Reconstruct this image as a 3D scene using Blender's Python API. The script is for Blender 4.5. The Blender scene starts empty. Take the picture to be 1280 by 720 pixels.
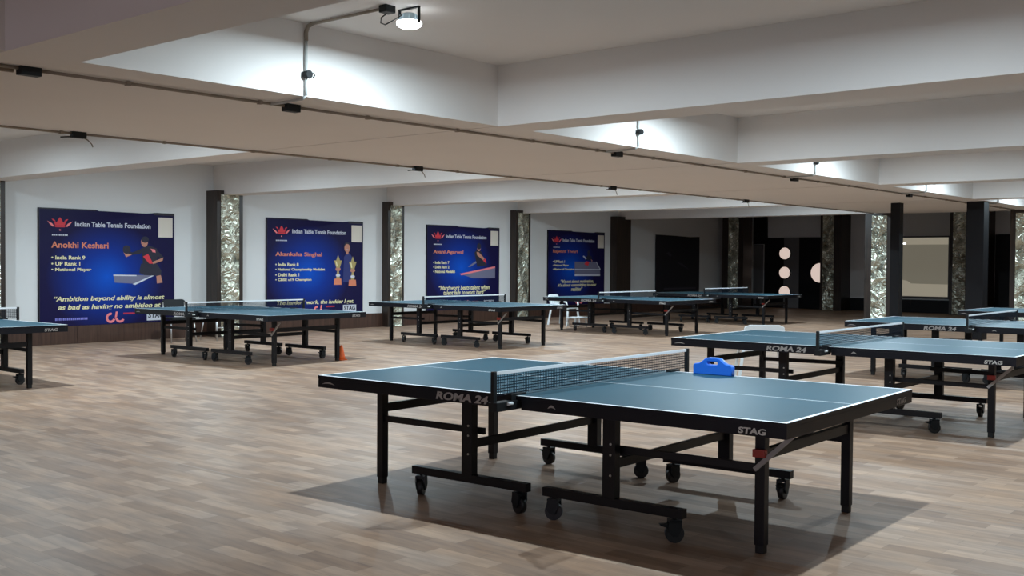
import bpy, bmesh, math, random
from mathutils import Vector, Matrix

random.seed(7)
S = bpy.context.scene
COL = S.collection
PI = math.pi

# ------------------------------------------------------------------ materials
def new_mat(name):
    m = bpy.data.materials.new(name); m.use_nodes = True
    nt = m.node_tree
    return m, nt, nt.nodes['Principled BSDF']

def mat(name, col, rough=.5, metal=0., spec=None, noise=None, bump=None, emit=None):
    m, nt, b = new_mat(name)
    b.inputs['Base Color'].default_value = (*col, 1)
    b.inputs['Roughness'].default_value = rough
    b.inputs['Metallic'].default_value = metal
    if spec is not None: b.inputs['Specular IOR Level'].default_value = spec
    if noise or bump:
        tc = nt.nodes.new('ShaderNodeTexCoord')
        n = nt.nodes.new('ShaderNodeTexNoise'); n.inputs['Scale'].default_value = (noise or bump)[0]
        n.inputs['Detail'].default_value = 4
        nt.links.new(tc.outputs['Object'], n.inputs['Vector'])
        if noise:
            mx = nt.nodes.new('ShaderNodeMix'); mx.data_type = 'RGBA'
            f = noise[1]
            mx.inputs['A'].default_value = (*[c*(1-f) for c in col], 1)
            mx.inputs['B'].default_value = (*[min(1, c*(1+f)) for c in col], 1)
            nt.links.new(n.outputs['Fac'], mx.inputs['Factor'])
            nt.links.new(mx.outputs['Result'], b.inputs['Base Color'])
        if bump:
            bp = nt.nodes.new('ShaderNodeBump'); bp.inputs['Strength'].default_value = bump[1]
            bp.inputs['Distance'].default_value = .01
            nt.links.new(n.outputs['Fac'], bp.inputs['Height'])
            nt.links.new(bp.outputs['Normal'], b.inputs['Normal'])
    if emit:
        b.inputs['Emission Color'].default_value = (*emit[0], 1)
        b.inputs['Emission Strength'].default_value = emit[1]
    return m

M = {}
M['plaster'] = mat('plaster_paint', (.80, .76, .73), .85, noise=(1.3, .03), bump=(40, .05))
M['wallpaint'] = mat('wall_paint', (.74, .745, .745), .75, noise=(.9, .03), bump=(30, .05))
M['black'] = mat('black_powder_coat', (.006, .006, .008), .45, spec=.3, noise=(30, .2))
M['apron'] = mat('black_apron', (.006, .007, .012), .42, spec=.3)
M['rubber'] = mat('black_rubber', (.008, .008, .008), .6)
M['wheel'] = mat('wheel_plastic', (.012, .012, .013), .4)
M['top'] = mat('table_blue', (.022, .078, .112), .45, spec=.22, noise=(3, .04))
M['white'] = mat('white_line_paint', (.85, .87, .9), .5)
M['steel'] = mat('bolt_steel', (.55, .55, .55), .35, .9)
M['letter'] = mat('grey_lettering', (.36, .34, .33), .6)
M['letter_white'] = mat('white_lettering', (.62, .62, .60), .6)
M['red'] = mat('red_plastic', (.35, .03, .02), .4)
M['orange'] = mat('orange_plastic', (.85, .14, .02), .5)
M['blue_plastic'] = mat('blue_plastic', (.02, .17, .78), .35)
M['white_plastic'] = mat('white_plastic', (.74, .78, .80), .35)
M['black_plastic'] = mat('black_plastic', (.010, .012, .014), .5, spec=.3)
M['conduit'] = mat('conduit_pipe', (.30, .25, .20), .6)
M['pipe_white'] = mat('white_pipe', (.45, .46, .45), .6)
M['wire'] = mat('cable_black', (.015, .013, .012), .5)
M['tan_wire'] = mat('cable_tan', (.22, .16, .11), .6)
M['lamp_body'] = mat('lamp_housing', (.55, .70, .78), .4)
M['lens'] = mat('lamp_lens', (1, 1, 1), .3, emit=((.92, .97, 1), 12))
M['paper'] = mat('pasted_paper', (.72, .66, .58), .8)
M['dark_wood'] = None
M['poster_edge'] = mat('poster_black_edge', (.010, .008, .016), .5)
M['p_orange'] = mat('poster_orange_print', (.70, .22, .12), .6)
M['p_white'] = mat('poster_white_print', (.62, .64, .72), .6)
M['p_yellow'] = mat('poster_cream_print', (.80, .74, .42), .6)
M['p_red'] = mat('poster_red_print', (.65, .03, .05), .6)
M['p_pink'] = mat('poster_pink_print', (.85, .22, .24), .6)
M['p_skin'] = mat('poster_skin_print', (.50, .22, .15), .6)
M['p_black'] = mat('poster_dark_print', (.012, .012, .03), .6)
M['p_grey'] = mat('poster_grey_print', (.16, .16, .25), .6)
M['p_lilac'] = mat('poster_lilac_print', (.20, .20, .62), .6)
M['p_gold'] = mat('poster_gold_print', (.42, .33, .12), .6)
M['p_navy'] = mat('poster_shirt_print', (.02, .03, .16), .6)
M['door_dark'] = mat('dark_door', (.008, .008, .010), .5, spec=.2)
M['door_grey'] = mat('grey_door_panel', (.17, .17, .18), .5)
M['porthole'] = mat('lit_porthole', (.8, .7, .65), .4, emit=((1, .80, .70), .62))
M['lit_pane'] = mat('lit_frosted_pane', (.32, .30, .22), .3, emit=((.75, .68, .52), .16))
M['lit_pane_bright'] = mat('lit_frosted_band', (.45, .42, .33), .3, emit=((.85, .76, .58), .28))
M['lit_bulb'] = mat('lamp_seen_in_pane', (1, 1, 1), .3, emit=((1, 1, .95), 2.5))
M['frame_grey'] = mat('window_frame_grey', (.10, .10, .11), .5)

def wood_mat(name, a, b_, scale=2.):
    m, nt, b = new_mat(name)
    tc = nt.nodes.new('ShaderNodeTexCoord'); mp = nt.nodes.new('ShaderNodeMapping')
    mp.inputs['Scale'].default_value = (14, 14, .9)
    n = nt.nodes.new('ShaderNodeTexNoise'); n.inputs['Scale'].default_value = scale; n.inputs['Detail'].default_value = 5
    rp = nt.nodes.new('ShaderNodeValToRGB')
    rp.color_ramp.elements[0].color = (*a, 1); rp.color_ramp.elements[1].color = (*b_, 1)
    rp.color_ramp.elements[0].position = .3; rp.color_ramp.elements[1].position = .7
    nt.links.new(tc.outputs['Object'], mp.inputs['Vector']); nt.links.new(mp.outputs['Vector'], n.inputs['Vector'])
    nt.links.new(n.outputs['Fac'], rp.inputs['Fac']); nt.links.new(rp.outputs['Color'], b.inputs['Base Color'])
    b.inputs['Roughness'].default_value = .42
    return m
M['dark_wood'] = wood_mat('dark_brown_laminate', (.014, .009, .007), (.038, .022, .015))
M['red_wood'] = wood_mat('brown_laminate_skirting', (.040, .018, .012), (.085, .042, .028))

def foil_mat(name, dark, light):
    m, nt, b = new_mat(name); N = nt.nodes.new; L = nt.links.new
    tc = N('ShaderNodeTexCoord')
    nz = N('ShaderNodeTexNoise'); nz.inputs['Scale'].default_value = 3.2; nz.inputs['Detail'].default_value = 2
    L(tc.outputs['Object'], nz.inputs['Vector'])
    wr = N('ShaderNodeVectorMath'); wr.operation = 'MULTIPLY_ADD'; wr.inputs[1].default_value = (.30, .30, .30)
    L(nz.outputs['Color'], wr.inputs[0]); L(tc.outputs['Object'], wr.inputs[2])
    vo = N('ShaderNodeTexVoronoi'); vo.feature = 'F1'; vo.inputs['Scale'].default_value = 4.2
    L(wr.outputs['Vector'], vo.inputs['Vector'])
    n2 = N('ShaderNodeTexNoise'); n2.inputs['Scale'].default_value = 6; n2.inputs['Detail'].default_value = 1.5; n2.inputs['Distortion'].default_value = 2.5
    L(tc.outputs['Object'], n2.inputs['Vector'])
    ad = N('ShaderNodeMath'); ad.operation = 'MULTIPLY_ADD'; ad.inputs[1].default_value = .5
    L(n2.outputs['Fac'], ad.inputs[0]); L(vo.outputs['Distance'], ad.inputs[2])
    rp = N('ShaderNodeValToRGB'); e = rp.color_ramp.elements
    e[0].position = .22; e[0].color = (*dark, 1); e[1].position = .95; e[1].color = (*light, 1)
    L(ad.outputs[0], rp.inputs['Fac']); L(rp.outputs['Color'], b.inputs['Base Color'])
    b.inputs['Metallic'].default_value = .75; b.inputs['Roughness'].default_value = .27
    bp = N('ShaderNodeBump'); bp.inputs['Strength'].default_value = 1; bp.inputs['Distance'].default_value = .09
    L(ad.outputs[0], bp.inputs['Height']); L(bp.outputs['Normal'], b.inputs['Normal'])
    return m
M['foil'] = foil_mat('crumpled_silver_foil', (.24, .25, .19), (.74, .76, .64))

def floor_mat():
    m, nt, b = new_mat('vinyl_wood_floor')
    N = nt.nodes.new; L = nt.links.new
    tc = N('ShaderNodeTexCoord'); mp = N('ShaderNodeMapping')
    mp.inputs['Rotation'].default_value = (0, 0, PI/2)
    L(tc.outputs['Object'], mp.inputs['Vector'])
    br = N('ShaderNodeTexBrick'); br.offset = .37; br.offset_frequency = 2;
    br.inputs['Scale'].default_value = 1
    br.inputs['Brick Width'].default_value = .36; br.inputs['Row Height'].default_value = .098
    br.inputs['Mortar Size'].default_value = .0012; br.inputs['Mortar Smooth'].default_value = .6
    br.inputs['Color1'].default_value = (.285, .185, .128, 1); br.inputs['Color2'].default_value = (.45, .315, .228, 1)
    br.inputs['Mortar'].default_value = (.20, .15, .115, 1)
    L(mp.outputs['Vector'], br.inputs['Vector'])
    st = N('ShaderNodeMapping'); st.inputs['Scale'].default_value = (9, 1.2, 1)
    L(tc.outputs['Object'], st.inputs['Vector'])
    nz = N('ShaderNodeTexNoise'); nz.inputs['Scale'].default_value = 3; nz.inputs['Detail'].default_value = 6
    L(st.outputs['Vector'], nz.inputs['Vector'])
    mx = N('ShaderNodeMix'); mx.data_type = 'RGBA'; mx.blend_type = 'OVERLAY'; mx.inputs['Factor'].default_value = .55
    L(br.outputs['Color'], mx.inputs['A'])
    rp = N('ShaderNodeValToRGB'); rp.color_ramp.elements[0].position = .3; rp.color_ramp.elements[1].position = .72
    rp.color_ramp.elements[0].color = (.32, .31, .32, 1); rp.color_ramp.elements[1].color = (.68, .66, .62, 1)
    L(nz.outputs['Fac'], rp.inputs['Fac']); L(rp.outputs['Color'], mx.inputs['B'])
    hn = N('ShaderNodeTexNoise'); hn.inputs['Scale'].default_value = 2.3; hn.inputs['Detail'].default_value = 3
    hm = N('ShaderNodeMapping'); hm.inputs['Scale'].default_value = (2.6, .9, 1); L(tc.outputs['Object'], hm.inputs['Vector']); L(hm.outputs['Vector'], hn.inputs['Vector'])
    hr = N('ShaderNodeValToRGB'); hr.color_ramp.elements[0].position = .35; hr.color_ramp.elements[1].position = .66
    hr.color_ramp.elements[0].color = (.86, .90, .97, 1); hr.color_ramp.elements[1].color = (1.0, .95, .90, 1)
    L(hn.outputs['Fac'], hr.inputs['Fac'])
    mh = N('ShaderNodeMix'); mh.data_type = 'RGBA'; mh.blend_type = 'MULTIPLY'; mh.inputs['Factor'].default_value = .8
    L(mx.outputs['Result'], mh.inputs['A']); L(hr.outputs['Color'], mh.inputs['B']); mx = mh
    # welded seams between the vinyl sheets, every 1.83 m
    sp = N('ShaderNodeSeparateXYZ'); L(tc.outputs['Object'], sp.inputs[0])
    md = N('ShaderNodeMath'); md.operation = 'PINGPONG'; md.inputs[1].default_value = .915
    L(sp.outputs['X'], md.inputs[0])
    lt = N('ShaderNodeMath'); lt.operation = 'LESS_THAN'; lt.inputs[1].default_value = .005
    L(md.outputs[0], lt.inputs[0])
    mx2 = N('ShaderNodeMix'); mx2.data_type = 'RGBA'
    fm = N('ShaderNodeMath'); fm.operation = 'MULTIPLY'; fm.inputs[1].default_value = .45
    L(lt.outputs[0], fm.inputs[0]); L(fm.outputs[0], mx2.inputs['Factor'])
    L(mx.outputs['Result'], mx2.inputs['A']); mx2.inputs['B'].default_value = (.40, .34, .29, 1)
    L(mx2.outputs['Result'], b.inputs['Base Color'])
    nr = N('ShaderNodeTexNoise'); nr.inputs['Scale'].default_value = 1.5
    L(tc.outputs['Object'], nr.inputs['Vector'])
    mr = N('ShaderNodeMapRange'); mr.inputs['To Min'].default_value = .42; mr.inputs['To Max'].default_value = .52
    L(nr.outputs['Fac'], mr.inputs['Value']); L(mr.outputs['Result'], b.inputs['Roughness'])
    b.inputs['Specular IOR Level'].default_value = .12
    return m
M['floor'] = floor_mat()

def net_mat():
    m, nt, b = new_mat('net_mesh')
    N = nt.nodes.new; L = nt.links.new
    tc = N('ShaderNodeTexCoord'); sp = N('ShaderNodeSeparateXYZ'); L(tc.outputs['Object'], sp.inputs[0])
    outs = []
    for ax in ('X', 'Z'):
        mu = N('ShaderNodeMath'); mu.operation = 'MULTIPLY'; mu.inputs[1].default_value = 1/.0135
        fr = N('ShaderNodeMath'); fr.operation = 'FRACT'
        lt = N('ShaderNodeMath'); lt.operation = 'LESS_THAN'; lt.inputs[1].default_value = .30
        L(sp.outputs[ax], mu.inputs[0]); L(mu.outputs[0], fr.inputs[0]); L(fr.outputs[0], lt.inputs[0]); outs.append(lt)
    mxx = N('ShaderNodeMath'); mxx.operation = 'MAXIMUM'
    L(outs[0].outputs[0], mxx.inputs[0]); L(outs[1].outputs[0], mxx.inputs[1])
    b.inputs['Base Color'].default_value = (.008, .014, .024, 1); b.inputs['Roughness'].default_value = .9; b.inputs['Specular IOR Level'].default_value = .1
    L(mxx.outputs[0], b.inputs['Alpha'])
    return m
M['net'] = net_mat()

def poster_mat(name, cx, cz, k=1.):
    m, nt, b = new_mat(name)
    N = nt.nodes.new; L = nt.links.new
    tc = N('ShaderNodeTexCoord'); mp = N('ShaderNodeMapping'); mp.inputs['Location'].default_value = (-cx, 0, -cz)
    L(tc.outputs['Object'], mp.inputs['Vector'])
    ln = N('ShaderNodeVectorMath'); ln.operation = 'LENGTH'
    sc = N('ShaderNodeVectorMath'); sc.operation = 'MULTIPLY'; sc.inputs[1].default_value = (1, 0, 1.15)
    L(mp.outputs['Vector'], sc.inputs[0]); L(sc.outputs['Vector'], ln.inputs[0])
    rp = N('ShaderNodeValToRGB'); e = rp.color_ramp.elements
    e[0].position = 0; e[0].color = (0, .085*k, .56*k, 1)
    e[1].position = .95; e[1].color = (.006*k, .004*k, .048*k, 1)
    x = e.new(.42); x.color = (.002*k, .030*k, .27*k, 1)
    L(ln.outputs['Value'], rp.inputs['Fac']); L(rp.outputs['Color'], b.inputs['Base Color'])
    b.inputs['Roughness'].default_value = .5; b.inputs['Specular IOR Level'].default_value = .2
    return m

# ------------------------------------------------------------------ mesh helpers
class MB:
    def __init__(s): s.bm = bmesh.new(); s.mats = []
    def mi(s, m):
        if m is None: return 0
        if m not in s.mats: s.mats.append(m)
        return s.mats.index(m)
    def box(s, x0, x1, y0, y1, z0, z1, m=None, bev=0., rot=None):
        b = bmesh.new()
        v = [b.verts.new(p) for p in [(x0,y0,z0),(x1,y0,z0),(x1,y1,z0),(x0,y1,z0),(x0,y0,z1),(x1,y0,z1),(x1,y1,z1),(x0,y1,z1)]]
        for f in [(0,3,2,1),(4,5,6,7),(0,1,5,4),(1,2,6,5),(2,3,7,6),(3,0,4,7)]: b.faces.new([v[i] for i in f])
        if bev: bmesh.ops.bevel(b, geom=b.edges[:], offset=bev, segments=2, affect='EDGES', profile=.7)
        if rot is not None: bmesh.ops.transform(b, matrix=rot, verts=b.verts)
        s._merge(b, m); return s
    def _merge(s, b, m=None, smooth=False):
        i = s.mi(m); b.verts.index_update(); vm = {}
        for v in b.verts: vm[v.index] = s.bm.verts.new(v.co)
        for f in b.faces:
            try: nf = s.bm.faces.new([vm[v.index] for v in f.verts])
            except ValueError: continue
            nf.material_index = i; nf.smooth = smooth or f.smooth
        b.free()
    def bar(s, p, q, w, h, m=None, bev=0.):
        p, q = Vector(p), Vector(q); d = q-p; l = d.length; z = d.normalized()
        up = Vector((0,0,1)) if abs(z.z) < .95 else Vector((1,0,0))
        x = up.cross(z).normalized(); y = z.cross(x)
        R = Matrix((x, y, z)).transposed().to_4x4(); R.translation = p
        s.box(-w/2, w/2, -h/2, h/2, 0, l, m, bev, R); return s
    def tube(s, pts, r, m=None, seg=10, caps=True):
        pts = [Vector(p) for p in pts]; b = bmesh.new(); rings = []
        n = len(pts); prevx = None
        for i, p in enumerate(pts):
            t = (pts[min(i+1, n-1)] - pts[max(i-1, 0)]).normalized()
            if prevx is None:
                a = Vector((0,0,1)) if abs(t.z) < .9 else Vector((1,0,0)); x = a.cross(t).normalized()
            else: x = (prevx - t*prevx.dot(t)).normalized()
            prevx = x; y = t.cross(x)
            rr = r[i] if isinstance(r, (list, tuple)) else r
            rings.append([b.verts.new(p + (x*math.cos(2*PI*k/seg) + y*math.sin(2*PI*k/seg))*rr) for k in range(seg)])
        for i in range(n-1):
            for k in range(seg): b.faces.new([rings[i][k], rings[i][(k+1)%seg], rings[i+1][(k+1)%seg], rings[i+1][k]])
        for f in b.faces: f.smooth = True
        if caps: b.faces.new(rings[0][::-1]); b.faces.new(rings[-1])
        s._merge(b, m); return s
    def cyl(s, p, q, r, m=None, seg=20): return s.tube([p, q], r, m, seg)
    def poly(s, pts, m=None):
        vs = [s.bm.verts.new(p) for p in pts]; f = s.bm.faces.new(vs); f.material_index = s.mi(m); return s
    def prism(s, pts2, d0, d1, m=None, axis='Y', bev=0.):
        """outline in (x,z) extruded along Y, or (y,z) along X, or (x,y) along Z"""
        f = {'Y': lambda a, c, d: (a, d, c), 'X': lambda a, c, d: (d, a, c), 'Z': lambda a, c, d: (a, c, d)}[axis]
        b = bmesh.new(); A = [b.verts.new(f(a, c, d0)) for a, c in pts2]; B = [b.verts.new(f(a, c, d1)) for a, c in pts2]
        n = len(A); b.faces.new(A); b.faces.new(B[::-1])
        for i in range(n): b.faces.new([A[i], B[i], B[(i+1)%n], A[(i+1)%n]])
        bmesh.ops.recalc_face_normals(b, faces=b.faces[:])
        if bev: bmesh.ops.bevel(b, geom=b.edges[:], offset=bev, segments=2, affect='EDGES')
        s._merge(b, m); return s
    def lathe(s, prof, c, m=None, seg=24):
        b = bmesh.new(); rings = []
        for r, z in prof: rings.append([b.verts.new((c[0]+r*math.cos(2*PI*k/seg), c[1]+r*math.sin(2*PI*k/seg), c[2]+z)) for k in range(seg)])
        for i in range(len(prof)-1):
            for k in range(seg):
                f = b.faces.new([rings[i][k], rings[i][(k+1)%seg], rings[i+1][(k+1)%seg], rings[i+1][k]]); f.smooth = True
        b.faces.new(rings[0][::-1]); b.faces.new(rings[-1]); s._merge(b, m); return s
    def build(s, name, material=None, parent=None, loc=None):
        me = bpy.data.meshes.new(name); s.bm.normal_update(); s.bm.to_mesh(me); s.bm.free()
        if s.mats:
            for m in s.mats: me.materials.append(m)
        elif material is not None: me.materials.append(material)
        o = bpy.data.objects.new(name, me); COL.objects.link(o)
        if parent: o.parent = parent
        if loc: o.location = loc
        return o

def tag(o, label=None, cat=None, group=None, kind=None):
    if label: o['label'] = label
    if cat: o['category'] = cat
    if group: o['group'] = group
    if kind: o['kind'] = kind
    return o
def empty(name, loc, rz=0.):
    o = bpy.data.objects.new(name, None); COL.objects.link(o); o.location = loc; o.rotation_euler = (0, 0, rz)
    o.empty_display_size = .1; return o
def copy_tree(o, parent=None):
    c = o.copy(); COL.objects.link(c)
    if parent is not None: c.parent = parent; c.matrix_parent_inverse = o.matrix_parent_inverse.copy()
    for ch in list(o.children): copy_tree(ch, c)
    return c

_tmp_meshes = []
def curve_mesh(cu, name):
    o = bpy.data.objects.new('tmp', cu); COL.objects.link(o)
    dg = bpy.context.evaluated_depsgraph_get(); dg.update()
    me = bpy.data.meshes.new_from_object(o.evaluated_get(dg)); me.name = name
    bpy.data.objects.remove(o); bpy.data.curves.remove(cu)
    return me
def text_mesh(txt, width=None, height=None, bold=.012, shear=0., depth=.0008, align='LEFT'):
    cu = bpy.data.curves.new('t', 'FONT'); cu.body = txt; cu.size = 1; cu.offset = bold; cu.extrude = 0.02
    cu.shear = shear; cu.resolution_u = 3
    me = curve_mesh(cu, 'lettering')
    xs = [v.co.x for v in me.vertices]; ys = [v.co.y for v in me.vertices]
    w = max(xs)-min(xs); h = max(ys)-min(ys); sx = width/w if width else height/h; sy = height/h if height else sx
    x0 = min(xs); y0 = min(ys)
    for v in me.vertices: v.co = ((v.co.x-x0)*sx, (v.co.y-y0)*sy, v.co.z/.02*depth)
    return me
def put_text(name, txt, mtl, parent, origin, xdir, ydir, **kw):
    me = text_mesh(txt, **kw); me.materials.append(mtl)
    o = bpy.data.objects.new(name, me); COL.objects.link(o); o.parent = parent
    x = Vector(xdir); y = Vector(ydir); z = x.cross(y)
    R = Matrix((x, y, z)).transposed().to_4x4(); R.translation = Vector(origin); o.matrix_local = R
    return o

# ------------------------------------------------------------------ the room
ZC, ZS = 2.79, 2.315          # ceiling, beam soffit
X0, X1, Y0, Y1 = -8., 28.3, -8., 15.2
LB0, LB1 = 5.62, 8.74         # wide longitudinal beam
BX = [2.545 + 3.86*k for k in range(-2, 6)]; BW = .40
def struct(o): o['kind'] = 'structure'; return o
struct(MB().box(X0, X1, Y0, Y1, -.1, 0).build('floor', M['floor']))
struct(MB().box(X0, X1, Y0, Y1, ZC, ZC+.1).build('ceiling', M['plaster']))
struct(MB().box(X0, X1, Y1, Y1+.15, 0, ZC).build('wall_far', M['wallpaint']))
struct(MB().box(X1, X1+.15, Y0, Y1, 0, ZC).build('wall_right', M['wallpaint']))
struct(MB().box(X0-.15, X0, Y0, Y1, 0, ZC).build('wall_left', M['wallpaint']))
struct(MB().box(X0, X1, Y0-.15, Y0, 0, ZC).build('wall_near', M['wallpaint']))
lb = MB().box(X0, 22.24, LB0, LB1, ZS, ZC).build('ceiling_beam', M['plaster'])
struct(lb)
for k, x in enumerate(BX):
    o = MB()
    o.box(x, x+BW, Y0, LB0, ZS-.004, ZC); o.box(x, x+BW, LB0, LB1, ZS-.004, ZS-.0005); o.box(x, x+BW, LB1, Y1, ZS-.004, ZC)
    struct(o.build('ceiling_beam', M['plaster']))
# skirting panel along the poster wall and the end wall
b = MB(); x = X0
while x < X1-.1:
    b.box(x, min(x+1.22, X1), Y1-.022, Y1, 0, .262, bev=.002); x += 1.224
struct(b.build('baseboard_far', M['red_wood']))
b = MB(); y = Y0
while y < Y1-.1:
    b.box(X1-.022, X1, y, min(y+1.22, Y1-.03), 0, .34, bev=.002); y += 1.224
struct(b.build('baseboard_right', M['door_dark']))

# pillars: laminate body with a panel of crumpled foil on the face turned to the hall
def pillar_far(x0, x1, d, foil=True, ztop=2.375):
    p = MB().box(x0, x1, Y1-d, Y1, 0, ztop, bev=.004).build('pillar', M['dark_wood']); struct(p)
    if foil:
        f = MB(); w = x1-x0; fx0 = x0+w*.14; fx1 = x1-w*.16
        f.box(fx0, fx1, Y1-d-.012, Y1-d, .01, ztop-.06, bev=.003)
        f.build('foil_panel', M['foil'], p)
    return p
pillar_far(6.30, 6.74, .30); pillar_far(10.13, 10.63, .30); pillar_far(14.00, 14.42, .17)
pillar_far(17.75, 18.24, .17); pillar_far(21.50, 22.10, .20, foil=False)
def pillar_end(x, y0, y1, d, ztop, f0, f1, fz):
    p = MB().box(x, x+d, y0, y1, 0, ztop, bev=.004).build('pillar', M['dark_wood']); struct(p)
    MB().box(x-.012, x, f0, f1, .01, fz, bev=.003).build('foil_panel', M['foil'], p)
    return p
pillar_end(26.6, 14.35, 15.0, .5, ZC, 14.49, 14.81, 2.52)
pillar_end(27.7, 12.02, 12.62, .6, ZC, 12.23, 12.55, 2.68)
pillar_end(27.7, 8.28, 9.19, .6, ZC, 8.80, 9.11, 2.60)
pillar_end(21.88, 8.36, 8.99, .34, ZS-.004, 8.52, 8.84, 2.26)
pillar_end(21.88, 5.50, 6.13, .34, ZS-.004, 5.62, 6.03, 2.25)
struct(MB().box(18.38, 18.55, 6.94, 7.10, 0, ZS-.004, bev=.004).build('post', M['door_dark']))
struct(MB().box(18.72, 18.98, 5.66, 5.94, 0, ZS, bev=.004).build('post', M['door_dark']))

# the dark end of the hall: doors with round windows and the frosted service window
def wallbox(y0, y1, z0, z1, d, m, mb=None):
    return (mb or MB()).box(X1-d, X1, y0, y1, z0, z1, m, .003)
struct(wallbox(14.49, 14.92, 1.82, 2.62, .05, M['door_dark']).build('trim_1'))
struct(wallbox(14.62, 14.92, .02, 1.80, .03, M['door_grey']).build('trim_2'))
d1 = empty('door_1', (X1, 13.96, 0)); struct(d1)
MB().box(-.06, 0, 0, .60, .01, 2.0, bev=.004).build('dark_leaf', M['door_dark'], d1)
MB().box(-.05, 0, -.46, 0, .01, 2.0, bev=.004).build('grey_leaf', M['door_grey'], d1)
for z in (1.55, 1.005, .46):
    f = MB().cyl((-.068, -.04, z), (-.05, -.04, z), .185, seg=32).build('porthole_rim', M['door_dark'], d1)
    MB().cyl((-.074, -.04, z), (-.06, -.04, z), .165, seg=32).build('pane', M['porthole'], f)
MB().cyl((-.09, -.22, 1.0), (-.05, -.22, 1.0), .025).build('door_knob', M['steel'], d1)
d2 = empty('door_2', (X1, 13.49, 0)); struct(d2)
MB().box(-.06, 0, -.90, 0, .01, 2.0, bev=.004).build('dark_leaf', M['door_dark'], d2)
f = MB().cyl((-.068, -.63, 1.01), (-.05, -.63, 1.01), .31, seg=36).build('porthole_rim', M['door_dark'], d2)
hp = [(-.63, .74), (-.63, 1.28)] + [(-.63+.27*math.sin(a), 1.01+.27*math.cos(a)) for a in [PI*i/18 for i in range(1, 18)]]
MB().prism(hp, -.076, -.064, axis='X').build('pane', M['porthole'], f)
w1 = empty('window_1', (X1, 0, 0)); struct(w1)
fr = MB()
for a in [(9.33, 10.68, 1.96, 2.0), (9.33, 10.68, .38, .43), (9.33, 9.40, .38, 2.0), (10.61, 10.68, .38, 2.0)]:
    fr.box(-.06, 0, *a, bev=.004)
fr.build('window_frame', M['frame_grey'], w1)
pn = MB(); pn.box(-.02, -.005, 9.40, 10.61, .43, 1.96, M['lit_pane'])
pn.box(-.023, -.019, 9.40, 10.61, 1.78, 1.96, M['lit_pane_bright'])
pn.prism([(9.40, .43), (10.61, .43), (10.61, .86), (10.46, .83), (10.36, .76), (9.40, .75)], -.023, -.019, M['lit_pane_bright'], 'X')
pn.box(-.026, -.02, 10.50, 10.61, 1.79, 1.825, M['lit_bulb'])
pn.build('pane', None, w1)
w2 = empty('added_fill_window', (X0, 0, 0)); struct(w2)  # made-up window behind the camera, glows to brighten the nearest beam
fr = MB()
for a in [(-.56, 5.06, 2.14, 2.2), (-.56, 5.06, .84, .9), (-.56, -.5, .84, 2.2), (5.0, 5.06, .84, 2.2), (2.22, 2.28, .84, 2.2)]: fr.box(0, .06, *a, bev=.004)
fr.build('window_frame', M['frame_grey'], w2)
MB().box(.005, .02, -.5, 5.0, .9, 2.14).build('pane', mat('fill_glow_pane', (.6, .6, .65), .3, emit=((.86, .80, 1.0), 4.5)), w2)
struct(wallbox(7.0, 8.26, .02, 2.02, .05, M['door_dark']).build('door_3'))

# ------------------------------------------------------------------ table tennis table
TW, TL, TH = 1.525, 2.74, .61
def castor(parent, x, y, ang, ztop, brake=False):
    r = .042
    e = empty('castor', (x, y, 0), ang); e.parent = parent
    MB().cyl((0, -.015, r), (0, .015, r), r, seg=22).build('wheel', M['wheel'], e)
    f = MB()
    f.prism([(-.028, ztop-.012), (.026, ztop-.012), (.034, .055), (.012, .030), (-.012, .030), (-.030, .070)], -.026, -.018)
    f.prism([(-.028, ztop-.012), (.026, ztop-.012), (.034, .055), (.012, .030), (-.012, .030), (-.030, .070)], .018, .026)
    f.box(-.030, .028, -.026, .026, ztop-.018, ztop-.008)
    f.cyl((0, 0, ztop-.012), (0, 0, ztop+.002), .010)
    f.build('fork', M['black_plastic'], e)
    if brake: MB().prism([(.020, .062), (.066, .078), (.070, .084), (.020, .084)], -.016, .016, bev=.002).build('brake_lever', M['black_plastic'], e)
    return e
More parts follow.
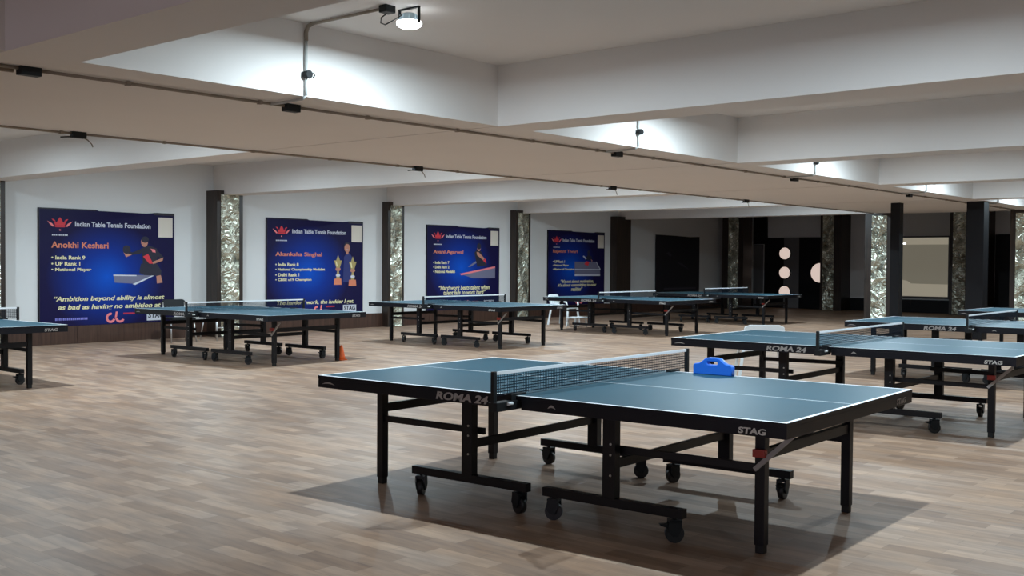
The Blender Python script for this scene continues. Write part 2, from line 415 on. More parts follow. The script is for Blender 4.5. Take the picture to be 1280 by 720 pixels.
def make_table():
    t = empty('table_tennis_table', (0, 0, 0))
    ln, cl = .020, .0035
    for s in (1, -1):
        y0, y1 = s*.004, s*TL/2
        # playing half: slab with painted lines as faces of the same mesh
        b = MB(); xs = [-TW/2, -TW/2+ln, -cl, cl, TW/2-ln, TW/2]; ys = [y0, s*(TL/2-ln), y1]
        for i in range(5):
            for j in range(2):
                m = M['white'] if (i in (0, 2, 4) or j == 1) else M['top']
                q = [(xs[i], ys[j], TH), (xs[i+1], ys[j], TH), (xs[i+1], ys[j+1], TH), (xs[i], ys[j+1], TH)]
                b.poly(q if s > 0 else q[::-1], m)
        ya, yb = min(y0, y1), max(y0, y1)
        for q in [[(-TW/2, ya), (TW/2, ya)], [(TW/2, ya), (TW/2, yb)], [(TW/2, yb), (-TW/2, yb)], [(-TW/2, yb), (-TW/2, ya)]]:
            (a0, b0), (a1, b1) = q
            b.poly([(a0, b0, TH-.018), (a1, b1, TH-.018), (a1, b1, TH), (a0, b0, TH)], M['apron'])
        b.poly([(-TW/2, yb, TH-.018), (TW/2, yb, TH-.018), (TW/2, ya, TH-.018), (-TW/2, ya, TH-.018)], M['apron'])
        b.build('tabletop', None, t)
        a = MB(); z0, z1 = TH-.066, TH-.018
        e = .001
        for sx in (-1, 1):
            a.box(min(sx*(TW/2-e), sx*(TW/2-.03)), max(sx*(TW/2-e), sx*(TW/2-.03)), min(s*.045, s*(TL/2-e)), max(s*.045, s*(TL/2-e)), z0, z1, bev=.002)
        for yy in (.07, TL/2-e-.012):
            a.box(-TW/2+.03, TW/2-.03, min(s*(yy-.018), s*(yy+.012)), max(s*(yy-.018), s*(yy+.012)), z0, z1, bev=.002)
        a.build('apron', M['apron'], t)
        lx, ly, px, py = .490, 1.140, .575, .430
        for sx in (-1, 1):
            lg = MB().box(sx*lx-.0225, sx*lx+.0225, s*ly-.0225, s*ly+.0225, .035, TH-.060, bev=.003).build('leg', M['black'], t)
            MB().box(sx*lx-.019, sx*lx+.019, s*ly-.019, s*ly+.019, 0, .036, bev=.004).build('foot', M['rubber'], lg)
            # carriage
            ps = MB().box(sx*px-.024, sx*px+.024, s*py-.034, s*py+.034, .150, TH-.064, bev=.003).build('castor_post', M['black'], t)
            for z in (.405, .355, .260):
                MB().cyl((sx*(px+.024), s*py-.012, z), (sx*(px+.028), s*py-.012, z), .0055, seg=10).build('bolt', M['steel'], ps)
            MB().box(sx*px-.022, sx*px+.022, min(s*.050, s*.815), max(s*.050, s*.815), .112, .154, bev=.003).build('base_bar', M['black'], t)
            for yy, an in ((.765, .5 if s > 0 else 2.3), (.105, 1.25 if s > 0 else 1.9)):
                castor(t, sx*px, s*yy, an + (.9 if sx > 0 else 0), .112, yy > .5)
            # side stringer from the outer leg to the castor post, ends in a stub beyond it
            MB().bar((sx*(lx+.002), s*1.118, .365), (sx*(lx+.030), s*.375, .372), .018, .034, bev=.002).build('side_rail', M['black'], t)
        MB().box(-lx+.02, lx-.02, s*ly-.014, s*ly+.014, .400, .447, bev=.002).build('end_rail', M['black'], t)
        MB().box(-px+.024, px-.024, s*py-.012, s*py+.012, .285, .328, bev=.002).build('carriage_rail', M['black'], t)
    # net, posts, clamps
    n = MB(); n.poly([(-.898, 0, TH+.006), (.898, 0, TH+.006), (.898, 0, TH+.112), (-.898, 0, TH+.112)])
    net = n.build('net', M['net'], t)
    MB().box(-.900, .900, -.003, .003, TH+.106, TH+.122, bev=.001).build('net_tape', M['white'], net)
    for sx in (-1, 1):
        pp = MB(); pp.box(sx*.912-.012, sx*.912+.012, -.010, .010, TH-.030, TH+.124, bev=.004)
        np_ = pp.build('net_post', M['black_plastic'], t)
        c = MB(); a0, a1 = sorted((sx*.925, sx*.735)); c.box(a0, a1, -.030, .022, TH-.062, TH-.020, bev=.003)
        a0, a1 = sorted((sx*.790, sx*.690)); c.box(a0, a1, -.018, .014, TH, TH+.010, bev=.002)
        c.box(*sorted((sx*.800, sx*.766)), -.018, .014, TH-.05, TH+.010, bev=.002)
        c.build('clamp', M['black_plastic'], np_)
        MB().cyl((sx*.850, -.034, TH-.030), (sx*.815, -.034, TH-.030), .008).build('clamp_screw', M['white_plastic'], np_)
    # latch strut at the end leg
    lv = MB().bar((-.515, -1.118, .360), (-.530, -1.292, .520), .012, .020, bev=.002).build('latch_strut', M['letter'], t)
    MB().box(-.545, -.512, -1.175, -1.120, .418, .452, bev=.004).build('latch_block', M['red'], lv)
    tag(lv, 'grey strut'); 
    xs = -TW/2
    put_text('model_lettering', 'ROMA 24', M['letter'], t, (xs-.0005, .494, TH-.058), (0, -1, 0), (0, 0, 1), width=.338, height=.040, bold=.035, shear=.18)
    put_text('maker_lettering', 'STAG', M['letter_white'], t, (xs-.0005, -1.160, TH-.058), (0, -1, 0), (0, 0, 1), width=.122, height=.026, bold=.03, shear=.1)
    put_text('maker_lettering', 'STAG', M['letter'], t, (.53, -TL/2-.0005, TH-.056), (1, 0, 0), (0, 0, 1), width=.13, height=.028, bold=.03, shear=.1)
    def swoosh(y, z, w, h):
        b = MB(); n = 9
        for i in range(n):
            a0, a1 = i/n, (i+1)/n
            f = lambda u: (xs-.0008, y - w*u, z + h*math.sin(PI*u)*.8)
            g = lambda u: (xs-.0008, y - w*u, z + h*math.sin(PI*u)*.8 - h*.5*math.sin(PI*u) - .0006)
            b.poly([f(a0), g(a0), g(a1), f(a1)])
        b.build('maker_mark', M['letter'], t)
    swoosh(1.335, TH-.046, .10, .016); swoosh(-.20, TH-.046, .045, .022)
    return t

TABLES = [  # x, y, rotation, label
 (4.634, 3.319, .041, 'dark blue table tennis table nearest the camera, its ROMA 24 lettering and net shown large'),
 (8.613, 3.538, .020, 'blue table tennis table directly behind the nearest one in the right-hand row'),
 (12.361, 3.620, .013, 'third blue table tennis table back in the right-hand row, before the bright foil pillar'),
 (16.30, 3.660, .0, 'farthest blue table of the right-hand row, mostly hidden behind another table\'s net'),
 (4.351, 11.354, 0., 'table tennis table cut off by the left edge of the photo'),
 (8.266, 11.477, .025, 'table tennis table with the small orange cone at its leg'),
 (12.116, 11.263, -.006, 'table tennis table in front of the poster with the player leaning over a net'),
 (16.230, 11.068, -.004, 'table tennis table with a white plastic chair behind its left end'),
 (20.455, 11.418, -.014, 'farthest table of the poster-wall row, set before the dark doors with round windows'),
]
proto = make_table()
for i, (x, y, rz, lab) in enumerate(TABLES):
    t = proto if i == 0 else copy_tree(proto)
    t.location = (x, y, 0); t.rotation_euler = (0, 0, rz)
    tag(t, lab, 'table', 'table tennis tables in two rows')

# ------------------------------------------------------------------ posters on the wall
FR = (1, 0, 0), (0, 0, 1)
PW = 2.19
def make_poster(x0, zt, zb, head, bullets, quote, label, kind, glow, nz, bz, k=1.):
    w = PW; t = empty('poster', (x0, Y1, zb)); h = zt-zb
    tag(t, label, 'poster', 'player posters on the white wall')
    b = MB()
    out = [(0, 0), (w, .012), (w, h-.012), (w*.86, h-.006), (w*.78, h-.024), (w*.42, h-.016), (w*.40, h), (0, h)]
    b.prism(out, -.018, -.026)
    sheet = b.build('sheet', poster_mat('poster_print', w*glow[0], h*glow[1], k), t)
    fr = MB()
    fr.box(0, .012, -.030, 0, 0, h); fr.box(w-.012, w, -.030, 0, 0, h-.012); fr.prism([(0, h-.02), (w*.40, h-.02), (w*.40, h), (0, h)], -.028, 0)
    fr.prism([(w*.84, h-.045), (w, h-.045), (w, h-.008), (w*.84, h-.008)], -.028, 0)
    fr.box(0, w, -.018, 0, 0, .02); fr.box(0, w, -.018, -.01, .02, h-.03)
    fr.build('backing_frame', M['poster_edge'], t)
    fy = -.0275
    def tx(name, s, m, x, z, **kw): return put_text(name, s, m, t, (x*w, fy, z*h), *FR, depth=.0006, **kw)
    # pasted paper square
    MB().box(w*.872, w*.985, fy-.002, fy+.001, h*.775, h*.955).build('pasted_paper', M['paper'], t)
    # winged crest
    c = MB(); cx, cz = w*.145, h*.86
    def P(pts, m): c.poly([(cx+a, fy, cz+b_) for a, b_ in pts], m)
    P([(-.07, -.01), (.07, -.01), (.09, .04), (.045, .035), (.03, .075), (0, .11), (-.03, .075), (-.045, .035), (-.09, .04)], M['p_red'])
    P([(-.07, -.035), (.07, -.035), (.09, -.012), (-.09, -.012)], M['p_red'])
    for s in (-1, 1):
        P([(s*.085, -.02), (s*.12, .02), (s*.19, .055), (s*.155, .01), (s*.11, -.03)][::s], M['p_pink'])
        P([(s*.06, .045), (s*.10, .055), (s*.125, .085), (s*.09, .08)][::s], M['p_red'])
    P([(-.012, -.085), (.012, -.085), (.012, -.065), (-.012, -.065)], M['p_pink'])
    c.build('crest', None, t); c = MB()
    for i in range(9): P([(-.12+.027*i, -.158), (-.12+.027*i+.019, -.158), (-.12+.027*i+.019, -.138), (-.12+.027*i, -.138)], M['p_white'])
    c.build('crest_caption', None, t)
    tx('heading', 'Indian Table Tennis Foundation', M['p_white'], .25, .85, width=w*.56, height=h*.043, bold=.022)
    tx('player_name', head[0], M['p_orange'], .085, nz, width=w*head[1], height=h*.054, bold=.022)
    for i, (s, wd) in enumerate(bullets):
        tx('bullet_line', '\u2022 ' + s, M['p_yellow'] if k > .5 else M['p_grey'], .085, bz-.0525*i, width=w*wd, height=h*.034, bold=.03)
    for i, (s, x, z, wd) in enumerate(quote):
        tx('quote_line', s, M['p_yellow'], x, z, width=w*wd, height=h*.054, bold=.024, shear=.22)
    # foot of the poster: small print strokes, red ring logo, white maker block
    f = MB(); 
    for i in range(17): f.poly([(w*(.11+.0135*i), fy, h*.050), (w*(.11+.0135*i+.0100), fy, h*.050), (w*(.11+.0135*i+.0100), fy, h*.070), (w*(.11+.0135*i), fy, h*.070)], M['p_lilac'])
    f.build('small_print', None, t); f = MB()
    for i in range(14): f.poly([(w*(.60+.0065*i), fy, h*.085), (w*(.60+.0065*i+.0045), fy, h*.085), (w*(.60+.0065*i+.0045), fy, h*.100), (w*(.60+.0065*i), fy, h*.100)], M['p_red'])
    f.build('small_print', None, t)
    g = MB()
    def arc(cx, cz, r0, r1, a0, a1, m, n=16):
        for i in range(n):
            a, b_ = a0+(a1-a0)*i/n, a0+(a1-a0)*(i+1)/n
            g.poly([(cx+r1*math.cos(a), fy, cz+r1*math.sin(a)), (cx+r0*math.cos(a), fy, cz+r0*math.sin(a)), (cx+r0*math.cos(b_), fy, cz+r0*math.sin(b_)), (cx+r1*math.cos(b_), fy, cz+r1*math.sin(b_))][::-1], m)
    arc(w*.505, h*.058, .042, .078, PI*.42, PI*1.9, M['p_pink'])
    arc(w*.575, h*.058, .042, .078, PI*1.02, PI*2.0-.45, M['p_pink'])
    g.poly([(w*.535, fy, h*.06), (w*.550, fy, h*.06), (w*.558, fy, h*.112), (w*.543, fy, h*.112)], M['p_pink'])
    g.build('ring_logo', None, t)
    wb = MB(); wb.box(w*.78, w*.925, fy-.001, fy+.001, h*.022, h*.104); wb = wb.build('maker_block', M['p_white'], t)
    put_text('maker_lettering', 'STAG', M['p_black'], wb, (w*.79, fy-.0018, h*.044), *FR, width=w*.125, height=h*.05, bold=.03, shear=.1, depth=.0004)
    # printed picture
    q = MB(); lay = [0]
    zr, zo, zs = {'forehand': (.305, .355, .80), 'trophies': (.19, .305, .69), 'lunge': (.235, .375, .84), 'net': (.232, .39, .73)}[kind]
    def R(pts, m, ox=0., oz=0., sc=1.):
        lay[0] += 1; yy = fy - .00012*lay[0]
        pts = [(w*a, yy, h*(zo+zs*(b_-zr))) for a, b_ in pts]
        area = sum(pts[i][0]*pts[(i+1)%len(pts)][2]-pts[(i+1)%len(pts)][0]*pts[i][2] for i in range(len(pts)))
        q.poly(pts if area > 0 else pts[::-1], m)
    def ell(x, z, rx, rz, m, n=18): R([(x+rx*math.cos(2*PI*i/n), z+rz*math.sin(2*PI*i/n)) for i in range(n)], m)
    if kind == 'forehand':
        R([(.525, .405), (.835, .40), (.69, .305), (.535, .32)], M['p_grey'])
        R([(.525, .408), (.70, .402), (.70, .39), (.525, .394)], M['p_white']); R([(.67, .302), (.83, .402), (.835, .392), (.69, .292)], M['p_white'])
        R([(.72, .43), (.735, .53), (.86, .53), (.895, .45), (.89, .39), (.76, .40)], M['p_black'])
        R([(.855, .39), (.89, .40), (.905, .315), (.86, .305)], M['p_skin'])
        R([(.735, .70), (.80, .735), (.86, .70), (.865, .60), (.85, .515), (.75, .52), (.745, .62)], M['p_black'])
        R([(.75, .61), (.80, .53), (.83, .53), (.79, .64)], M['p_red']); R([(.81, .70), (.845, .69), (.85, .655), (.825, .66)], M['p_pink'])
        R([(.745, .70), (.735, .64), (.665, .625), (.62, .65), (.625, .675), (.67, .655)], M['p_black'])
        R([(.665, .628), (.62, .60), (.60, .66), (.62, .665), (.635, .64)], M['p_skin'])
        R([(.855, .69), (.915, .60), (.905, .575), (.86, .62)], M['p_black']); R([(.91, .60), (.905, .565), (.83, .525), (.825, .55)], M['p_skin'])
        ell(.625, .685, .030, .048, M['p_black']); ell(.762, .775, .027, .058, M['p_skin']); ell(.767, .80, .029, .036, M['p_black'])
    elif kind == 'trophies':
        R([(.78, .25), (.79, .64), (.82, .70), (.85, .70), (.885, .62), (.885, .25)], M['p_navy'])
        ell(.825, .80, .036, .070, M['p_black']); ell(.825, .775, .031, .066, M['p_skin']); R([(.812, .72), (.838, .72), (.838, .68), (.812, .68)], M['p_skin']); R([(.81, .755), (.84, .755), (.825, .742)], M['p_white'])
        for cx_, dz in ((.725, .02), (.885, 0)):
            R([(cx_-.045, .19+dz), (cx_+.04, .19+dz), (cx_+.035, .285+dz), (cx_-.04, .285+dz)], M['p_orange'])
            R([(cx_-.02, .285+dz), (cx_+.02, .285+dz), (cx_+.010, .40+dz), (cx_-.010, .40+dz)], M['p_gold'])
            ell(cx_, .43+dz, .028, .030, M['p_skin'])
            R([(cx_-.018, .45+dz), (cx_+.018, .45+dz), (cx_+.043, .565+dz), (cx_-.043, .565+dz)], M['p_gold'])
            ell(cx_, .335+dz, .024, .022, M['p_white']); R([(cx_-.02, .565+dz), (cx_+.02, .565+dz), (cx_, .65+dz)], M['p_gold'])
            R([(cx_-.016, .47+dz), (cx_-.004, .47+dz), (cx_-.014, .55+dz), (cx_-.028, .55+dz)], M['p_yellow'])
    elif kind == 'lunge':
        R([(.45, .295), (.94, .40), (.94, .235), (.62, .235)], M['p_grey'])
        R([(.44, .30), (.94, .408), (.94, .382), (.46, .278)], M['p_pink'])
        R([(.55, .40), (.66, .48), (.68, .46), (.58, .395)], M['p_grey'])
        R([(.64, .60), (.68, .655), (.74, .62), (.78, .50), (.82, .42), (.68, .40), (.66, .50)], M['p_black'])
        R([(.67, .615), (.70, .61), (.785, .52), (.765, .495), (.68, .565)], M['p_skin'])
        R([(.76, .49), (.80, .52), (.81, .45)], M['p_red'])
        ell(.705, .675, .026, .050, M['p_skin']); ell(.705, .695, .030, .045, M['p_black'])
    else:
        R([(.46, .50), (.84, .50), (.92, .36), (.46, .365)], M['p_grey']); R([(.46, .365), (.92, .36), (.92, .345), (.46, .35)], M['p_white'])
        R([(.46, .34), (.92, .34), (.92, .25), (.46, .25)], M['p_grey']); R([(.46, .262), (.92, .258), (.92, .232), (.46, .235)], M['p_white'])
        R([(.84, .50), (.85, .50), (.93, .355), (.915, .355)], M['p_white'])
        R([(.66, .58), (.70, .64), (.76, .60), (.77, .53), (.67, .53)], M['p_black']); R([(.60, .60), (.62, .615), (.67, .56), (.655, .54)], M['p_white'])
        R([(.63, .45), (.66, .51), (.72, .50), (.70, .42)], M['p_red']); R([(.75, .55), (.78, .52), (.76, .50)], M['p_skin'])
        ell(.705, .675, .022, .040, M['p_black'])
    if q.bm.faces: q.build('player_picture', None, t)
    return t
ZT, ZB = 1.985, .262
make_poster(7.335, ZT, ZB, ('Anokhi Keshari', .405), [('India Rank 9', .235), ('UP Rank 1', .20), ('National Player', .28)],
    [('\u201cAmbition beyond ability is almost', .10, .200, .82), ('as bad as having no ambition at', .13, .128, .76)],
    'blue player poster farthest left, with the Ambition quote and a forehand-playing figure', 'forehand', (.48, .42), .665, .567)
make_poster(11.305, ZT, ZB, ('Akanksha Singhal', .47), [('India Rank 8', .23), ('National Championship Medalist', .50), ('Delhi Rank 1', .235), ('CBSE u19 Champion', .36)],
    [('The harder I work, the luckier I get.', .10, .110, .80)],
    'blue player poster showing a girl in blue holding two gold trophies', 'trophies', (.42, .46), .605, .515)
make_poster(15.175, ZT, ZB, ('Avani Agarwal', .40), [('India Rank 7', .21), ('Delhi Rank 2', .21), ('National Medalist', .29)],
    [('\u201cHard work beats talent when', .16, .238, .70), ('talent fails to work hard\u201d', .22, .180, .58)],
    'blue player poster of a dark-haired player lunging above a pink-edged table', 'lunge', (.46, .50), .655, .545)
make_poster(19.035, ZT, ZB, ('Rajwant Tiwari', .42), [('UP Rank 1', .20), ('National Player', .27), ('Mentor of Champion', .36)],
    [('\u201cIt\u2019s not about motivation,', .22, .290, .58), ('it\u2019s about committing to new', .17, .238, .68), ('realities\u201d', .40, .188, .20)],
    'blue player poster with a small player bending behind a printed net', 'net', (.40, .50), .69, .568)
# player poster in the dark corner, its shade painted in as near-black colour
M['p_dim'] = mat('poster_shaded_marks', (.05, .05, .07), .6)
t = empty('poster', (23.49, Y1, ZB)); tag(t, 'player poster with shade painted in, on the shadowed end of the white wall', 'poster', 'player posters on the white wall')
h = ZT-ZB
MB().prism([(0, 0), (2.18, .01), (2.18, h-.012), (1.7, h-.03), (.9, h-.01), (0, h)], -.012, -.024).build('sheet', mat('poster_shaded_print', (.004, .005, .012), .5), t)
MB().box(.02, 2.16, -.012, 0, .02, h-.04).build('backing_frame', M['poster_edge'], t)
q = MB(); fy = -.0252
for pts in ([(.5, 1.25), (.62, 1.28), (.78, 1.20), (.70, 1.16)], [(1.0, 1.02), (1.3, .98), (1.7, .80), (1.35, .90)], [(.4, .30), (2.0, .30), (2.0, .34), (.4, .34)], [(1.4, .18), (1.95, .18), (1.95, .22), (1.4, .22)]):
    q.poly([(a, fy, c) for a, c in pts][::1], M['p_dim'])
q.build('faint_print', None, t)

# ------------------------------------------------------------------ chairs, cone
def round_rect(w, h, r, n=6, cx=0, cz=0):
    pts = []
    for (sx, sz, a) in ((1, 1, 0), (-1, 1, PI/2), (-1, -1, PI), (1, -1, 1.5*PI)):
        for i in range(n+1):
            an = a + PI/2*i/n; pts.append((cx+sx*(w/2-r)+r*math.cos(an), cz+sz*(h/2-r)+r*math.sin(an)))
    return pts
def plate_with_holes(outer, holes, depth, name, mtl, parent, bevel=.004):
    cu = bpy.data.curves.new('c', 'CURVE'); cu.dimensions = '2D'; cu.fill_mode = 'BOTH'; cu.extrude = depth/2-bevel; cu.bevel_depth = bevel; cu.bevel_resolution = 1
    for pl in [outer] + holes:
        sp = cu.splines.new('POLY'); sp.points.add(len(pl)-1); sp.use_cyclic_u = True
        for p, (a, c) in zip(sp.points, pl): p.co = (a, c, 0, 1)
    me = curve_mesh(cu, name); me.materials.append(mtl)
    o = bpy.data.objects.new(name, me); COL.objects.link(o); o.parent = parent
    return o
# blue carry case standing on the far edge of the nearest table
bc = empty('carry_case', (5.372, 3.075, TH), .041+PI/2)
tag(bc, 'blue plastic carry case with a handle slot, on the far edge of the nearest table', 'case')
outl = [(-.117, .0), (.117, .0), (.117, .044), (.110, .052), (.082, .056), (.060, .070), (.044, .084), (.026, .089), (-.026, .089), (-.044, .084), (-.060, .070), (-.082, .056), (-.110, .052), (-.117, .044)]
o = plate_with_holes(outl, [round_rect(.072, .024, .011, cz=.062)], .040, 'shell', M['blue_plastic'], bc)
o.matrix_local = Matrix.Translation((0, 0, .0048)) @ Matrix.Rotation(PI/2, 4, 'X')
for sx in (-1, 1): MB().box(sx*.085-.014, sx*.085+.014, -.0235, -.0195, .030, .046, bev=.001).build('latch', M['blue_plastic'], bc)

def white_chair(loc, rz, label):
    c = empty('plastic_armchair', (*loc, 0), rz); tag(c, label, 'chair', 'white plastic armchairs by the tables')
    holes = [round_rect(.022, .15, .01, cx=-.10+.05*i, cz=.14) for i in range(5)]
    out = [(-.17, 0), (.17, 0), (.215, .18), (.20, .252), (.15, .275), (-.15, .275), (-.20, .252), (-.215, .18)]
    o = plate_with_holes(out, holes, .018, 'backrest', M['white_plastic'], c, .003)
    o.matrix_local = Matrix.Translation((0, -.20, .335)) @ Matrix.Rotation(PI/2+.22, 4, 'X')
    MB().prism([(-.20, -.20), (.20, -.20), (.23, .20), (-.23, .20)], .325, .348, axis='Z', bev=.006).build('seat', M['white_plastic'], c)
    for sx in (-1, 1):
        for sy in (-1, 1):
            MB().bar((sx*.255, sy*.22-.01, 0), (sx*.205, sy*.185, .335), .034, .030, bev=.006).build('leg', M['white_plastic'], c)
        MB().tube([(sx*.205, -.27, .50), (sx*.26, -.12, .505), (sx*.265, .05, .49), (sx*.255, .17, .465), (sx*.235, .19, .40), (sx*.215, .18, .345)], [.016, .022, .022, .022, .017, .016], seg=8).build('arm', M['white_plastic'], c)
    return c
white_chair((10.42, 5.40), math.radians(-55), 'white plastic armchair behind the second table of the right-hand row')
white_chair((17.10, 13.20), math.radians(190), 'white plastic armchair against the table near the fourth poster')
# low white stool by the same table
st = empty('step_stool', (16.75, 12.62, 0), 0); tag(st, 'low white plastic step stool on the floor under the far table end', 'stool')
MB().box(-.20, .20, -.12, .12, .165, .190, bev=.008).build('seat', M['white_plastic'], st)
for sx in (-1, 1):
    for sy in (-1, 1): MB().bar((sx*.185, sy*.105, 0), (sx*.16, sy*.09, .168), .03, .03, bev=.004).build('leg', M['white_plastic'], st)

def black_chair(loc, rz, label):
    c = empty('stacking_chair', (*loc, 0), rz); tag(c, label, 'chair', 'dark chairs along the poster wall')
    o = plate_with_holes(round_rect(.38, .20, .06, cz=.10), [], .022, 'backrest', M['black_plastic'], c)
    o.matrix_local = Matrix.Translation((0, -.19, .44)) @ Matrix.Rotation(PI/2+.2, 4, 'X')
    MB().prism(round_rect(.40, .38, .06), .345, .372, axis='Z', bev=.005).build('seat', M['black_plastic'], c)
    for sx in (-1, 1):
        MB().tube([(sx*.20, .17, 0), (sx*.185, .13, .18), (sx*.18, .11, .342)], .011, seg=8).build('leg', M['steel'], c)
        MB().tube([(sx*.20, -.23, 0), (sx*.185, -.17, .20), (sx*.175, -.155, .36), (sx*.172, -.19, .50), (sx*.17, -.215, .60)], .011, seg=8).build('leg', M['steel'], c)
    MB().tube([(-.181, .10, .335), (.181, .10, .335)], .009, seg=8).build('stretcher', M['steel'], c)
    return c
black_chair((9.14, 14.42), PI*1.0-.15, 'dark plastic chair with steel legs before the corner of the leftmost poster')
sl = empty('stool', (9.78, 14.40, 0), .25); tag(sl, 'backless stool with pale steel legs by the wall, behind the table with the cone', 'stool')
MB().prism(round_rect(.36, .34, .06), .395, .420, axis='Z', bev=.005).build('seat', M['black_plastic'], sl)
for sx in (-1, 1):
    for sy in (-1, 1): MB().tube([(sx*.18, sy*.17, 0), (sx*.13, sy*.12, .393)], .011, seg=8).build('leg', M['steel'], sl)
MB().tube([(-.155, -.146, .20), (.155, -.146, .20)], .008, seg=8).build('stretcher', M['steel'], sl)

cn = empty('marker_cone', (8.885, 10.39, 0)); tag(cn, 'small orange marker cone on the floor at a table leg', 'cone')
MB().box(-.056, .056, -.056, .056, 0, .012, bev=.004).build('base', M['orange'], cn)
MB().lathe([(.054, .012), (.046, .05), (.034, .11), (.022, .16), (.012, .185), (.004, .188)], (0, 0, 0)).build('body', M['orange'], cn)

# ------------------------------------------------------------------ conduit, junction boxes and floodlights on the ceiling
def conduit_run(y, label, x0, x1, breaks):
    c = empty('conduit', (0, y, ZS-.016)); tag(c, label, 'conduit', 'conduits along the wide beam')
    p = MB(); cuts = [x0] + [v for b in breaks for v in (b-.061, b+.061)] + [x1]
    for i in range(0, len(cuts), 2): p.tube([(cuts[i], 0, 0), (cuts[i+1], 0, 0)], .010, seg=8)
    p.build('pipe', M['conduit'], c)
    x = x0+.6
    while x < x1:
        if min(abs(x-b) for b in breaks) < .09: x += .96; continue
        MB().box(x-.014, x+.014, -.016, .016, -.014, .012, bev=.003).build('clip', M['conduit'], c); x += .96
    return c
conduit_run(5.98, 'long brown conduit clipped under the near edge of the wide beam', -1., 21.6, (2.84, 4.66, 8.56, 12.36, 16.2))
conduit_run(8.70, 'long brown conduit clipped under the far edge of the wide beam', -1., 21.6, (4.55, 8.55, 12.35, 16.2))
def jbox(x, y, lab, hook):
    j = empty('junction_box', (x, y, ZS-.03)); tag(j, lab, 'junction box', 'black junction boxes under the wide beam')
    MB().box(-.06, .06, -.030, .030, -.022, .034, bev=.005).build('case', M['black_plastic'], j)
    if hook:
        MB().tube([(.05, 0, -.018), (.09, .01, -.03), (.13, .02, -.06), (.14, .02, -.085)], .005, seg=6).build('cable_end', M['tan_wire'], j)
        MB().tube([(-.05, 0, -.015), (-.10, -.01, -.02), (-.16, -.01, -.028)], .007, seg=6).build('cable_end', M['wire'], j)
    return j
near = [(2.84, 'black junction box with the thick tan cable, under the near beam edge'),
        (4.66, 'black junction box beside the foot of the white drop pipe by the lit floodlight'),
        (8.56, 'black junction box under the near beam edge at the second drop pipe'),
        (12.36, 'black junction box under the near beam edge at the third drop pipe'),
        (16.2, 'black junction box under the near beam edge at the fourth, tiny drop pipe')]
for x, lab in near: jbox(x, 5.98, lab, False)
for x, lab in [(4.55, 'black junction box with dangling wire under the far beam edge, leftmost there'),
               (8.55, 'black junction box with hooked wire under the far beam edge above the third poster'),
               (12.35, 'black junction box with hooked wire, under the far beam edge above the foil-less dark pillar'),
               (16.2, 'black junction box with hooked wire under the far beam edge, above the shade-darkened poster')]:
    jbox(x, 8.70, lab, True)
w = MB().tube([(2.775, 6.03, ZS-.020), (2.66, 6.05, ZS-.019), (2.54, 6.07, ZS-.019), (2.40, 6.09, ZS-.015), (2.2, 6.10, ZS-.014)], .017, seg=8).build('cable', M['tan_wire'])
tag(w, 'thick tan cable running off the left edge from the nearest junction box', 'cable')

def drop(x, lab, to_lamp=None):
    d = empty('drop_pipe', (x, LB0, 0)); tag(d, lab, 'pipe', 'pipes dropping down the beam face')
    b = MB().tube([(0, -.012, ZS+.005), (0, -.012, ZS+.07), (-.002, -.012, ZS+.24), (0, -.012, ZS+.36)], .011, seg=8)
    b.tube([(-.0, -.012, ZS+.01), (0, .02, ZS-.014), (0, .20, ZS-.018), (0, .36, ZS-.018)], .010, seg=8)
    b.build('lower_pipe', M['pipe_white'], d)
    MB().tube([(0, -.012, ZS+.36), (0, -.012, ZC-.06), (0, -.03, ZC-.025), (0, -.07, ZC-.014)], .014, seg=8).build('upper_pipe_shaded', M['conduit'], d)  # same pale pipe, coloured brown here to stand for shade
    s = MB().tube([(0, -.012, ZS+.125), (0, -.012, ZS+.155)], .03, seg=14); s.tube([(-.0, -.05, ZS+.14), (0, -.012, ZS+.14)], .026, seg=14)
    s = s.build('round_box', M['black_plastic'], d)
    MB().tube([(.02, -.035, ZS+.150), (.045, -.035, ZS+.155), (.055, -.035, ZS+.14), (.04, -.035, ZS+.125)], .004, seg=6).build('wire_loop', M['wire'], s)
    MB().tube([(0, -.07, ZC-.014), (0, -.5, ZC-.014), (0, -.735, ZC-.014)], .010, seg=8).build('ceiling_pipe', M['conduit'], d)
    return d
for x, lab in [(4.49, 'pale pipe with black round box dropping down the beam face beside the lit floodlight'),
               (8.365, 'short pale pipe with black round box on the beam face above the fourth poster'),
               (12.14, 'third thin pipe on the beam face, right of the middle'),
               (15.87, 'fourth thin pipe on the beam face, tiny, above the frosted window'),
               (19.3, 'farthest thin pipe on the beam face, near the right edge')]: drop(x, lab)

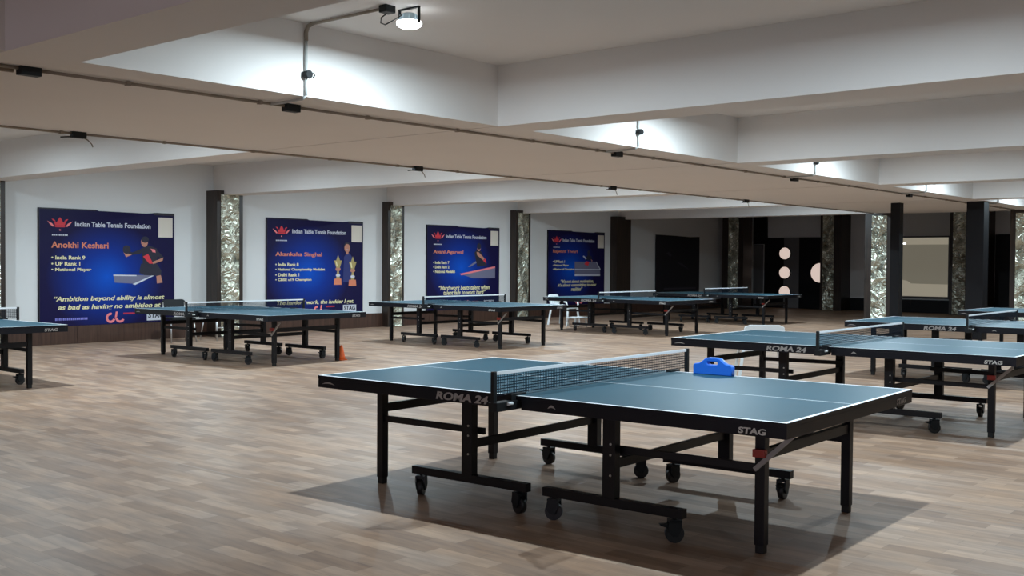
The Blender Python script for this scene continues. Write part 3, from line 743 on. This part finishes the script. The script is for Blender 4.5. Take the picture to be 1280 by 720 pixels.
POWER = 66.
def flood(x, y, label, z=2.695):
    f = empty('floodlight', (x, y, z)); tag(f, label, 'floodlight', 'floodlights under the ceiling')
    b = MB(); b.lathe([(.036, .060), (.046, .055), (.050, .024), (.066, .015), (.070, .012), (.060, .011)], (0, 0, 0))
    for i in range(8):
        a = 2*PI*i/8; b.box(.047, .060, -.003, .003, .012, .050, rot=Matrix.Rotation(a, 4, 'Z'))
    b.build('housing', M['lamp_body'], f)
    k = MB()
    for sy in (-1, 1): k.box(-.010, .010, sy*.084-.003, sy*.084+.003, -.006, ZC-z-.002, bev=.001)
    k.box(-.010, .010, -.087, .087, ZC-z-.008, ZC-z, bev=.001)
    k.build('bracket', M['black_plastic'], f)
    MB().lathe([(.060, .014), (.078, .010), (.078, -.006), (.070, -.016), (.055, -.024), (.03, -.029), (.006, -.031)], (0, 0, 0)).build('lens', M['lens'], f)
    jb = MB().box(-.165, -.085, .03, .095, ZC-z-.045, ZC-z, bev=.006).build('connection_box', M['black_plastic'], f)
    MB().tube([(-.12, .07, ZC-z-.045), (-.125, .115, ZC-z-.065), (-.12, .125, ZC-z-.095), (-.11, .095, ZC-z-.108), (-.07, .05, ZC-z-.075), (-.035, .02, .052)], .004, seg=6).build('lead', M['wire'], jb)
    return f
def flood_light(f, power):
    ld = bpy.data.lights.new('flood_beam', 'AREA'); ld.shape = 'DISK'; ld.size = .06; ld.energy = power
    ld.color = (.72, .90, 1.0)
    o = bpy.data.objects.new('flood_beam', ld); COL.objects.link(o); o.parent = f; o.location = (0, 0, -.033)
f0 = flood(4.62, 4.78, 'lit white floodlight hanging from the ceiling at the top of the photo')
k0 = 0
LX = [None, 4.55+3.86, 4.55+2*3.86, 4.55+3*3.86, 4.55+4*3.86]
lamps = [f0]
for x in LX[1:]: lamps.append((x, 4.78))
for x in [4.75] + LX[1:4]: lamps.append((x, 2.07))
for x in [4.60] + LX[1:4]: lamps.append((x, 9.5)); lamps.append((x, 12.6))
lamps.append((20.0, 9.9)); lamps.append((0., -4.5))  # the last one is an added fill lamp behind the camera
for q in lamps:
    if q is f0: flood_light(f0, POWER); continue
    c = copy_tree(f0) if not any(ch.type == 'LIGHT' for ch in f0.children) else None
    if c is None:
        c = f0.copy(); COL.objects.link(c)
        for ch in f0.children:
            if ch.type == 'LIGHT': continue
            copy_tree(ch, c)
    c.location = (q[0], q[1], 2.695); c['label'] = 'lit white floodlight under the ceiling hidden behind the beams, the one behind the camera added as fill'
    flood_light(c, POWER*(1.2 if q[1] > 12 else 1.7 if q[1] < 0 else 1.2 if q[1] > 6 else 1))

# ------------------------------------------------------------------ camera, world, colour management
cam = bpy.data.cameras.new('camera'); co = bpy.data.objects.new('camera', cam); COL.objects.link(co)
yaw, pitch, roll, ch = .70607705, .02357473, -.00672129, 1.23768618
fw = Vector((math.cos(yaw), math.sin(yaw), 0)); rt = Vector((math.sin(yaw), -math.cos(yaw), 0)); up = Vector((0, 0, 1))
F = fw*math.cos(pitch) - up*math.sin(pitch); U = fw*math.sin(pitch) + up*math.cos(pitch)
Rc = rt*math.cos(roll) - U*math.sin(roll); Uc = rt*math.sin(roll) + U*math.cos(roll)
Mx = Matrix((Rc, Uc, -F)).transposed().to_4x4(); Mx.translation = Vector((0, 0, ch)); co.matrix_world = Mx
cam.sensor_width = 36; cam.lens = 1345.244/1280*36; cam.clip_start = .05; cam.clip_end = 200
S.camera = co
wd = bpy.data.worlds.new('world'); S.world = wd; wd.use_nodes = True
wd.node_tree.nodes['Background'].inputs['Color'].default_value = (.5, .6, .7, 1)
wd.node_tree.nodes['Background'].inputs['Strength'].default_value = .0
S.view_settings.view_transform = 'Standard'; S.view_settings.look = 'None'
S.view_settings.gamma = 1; S.view_settings.use_curve_mapping = False
S.view_settings.exposure = 0
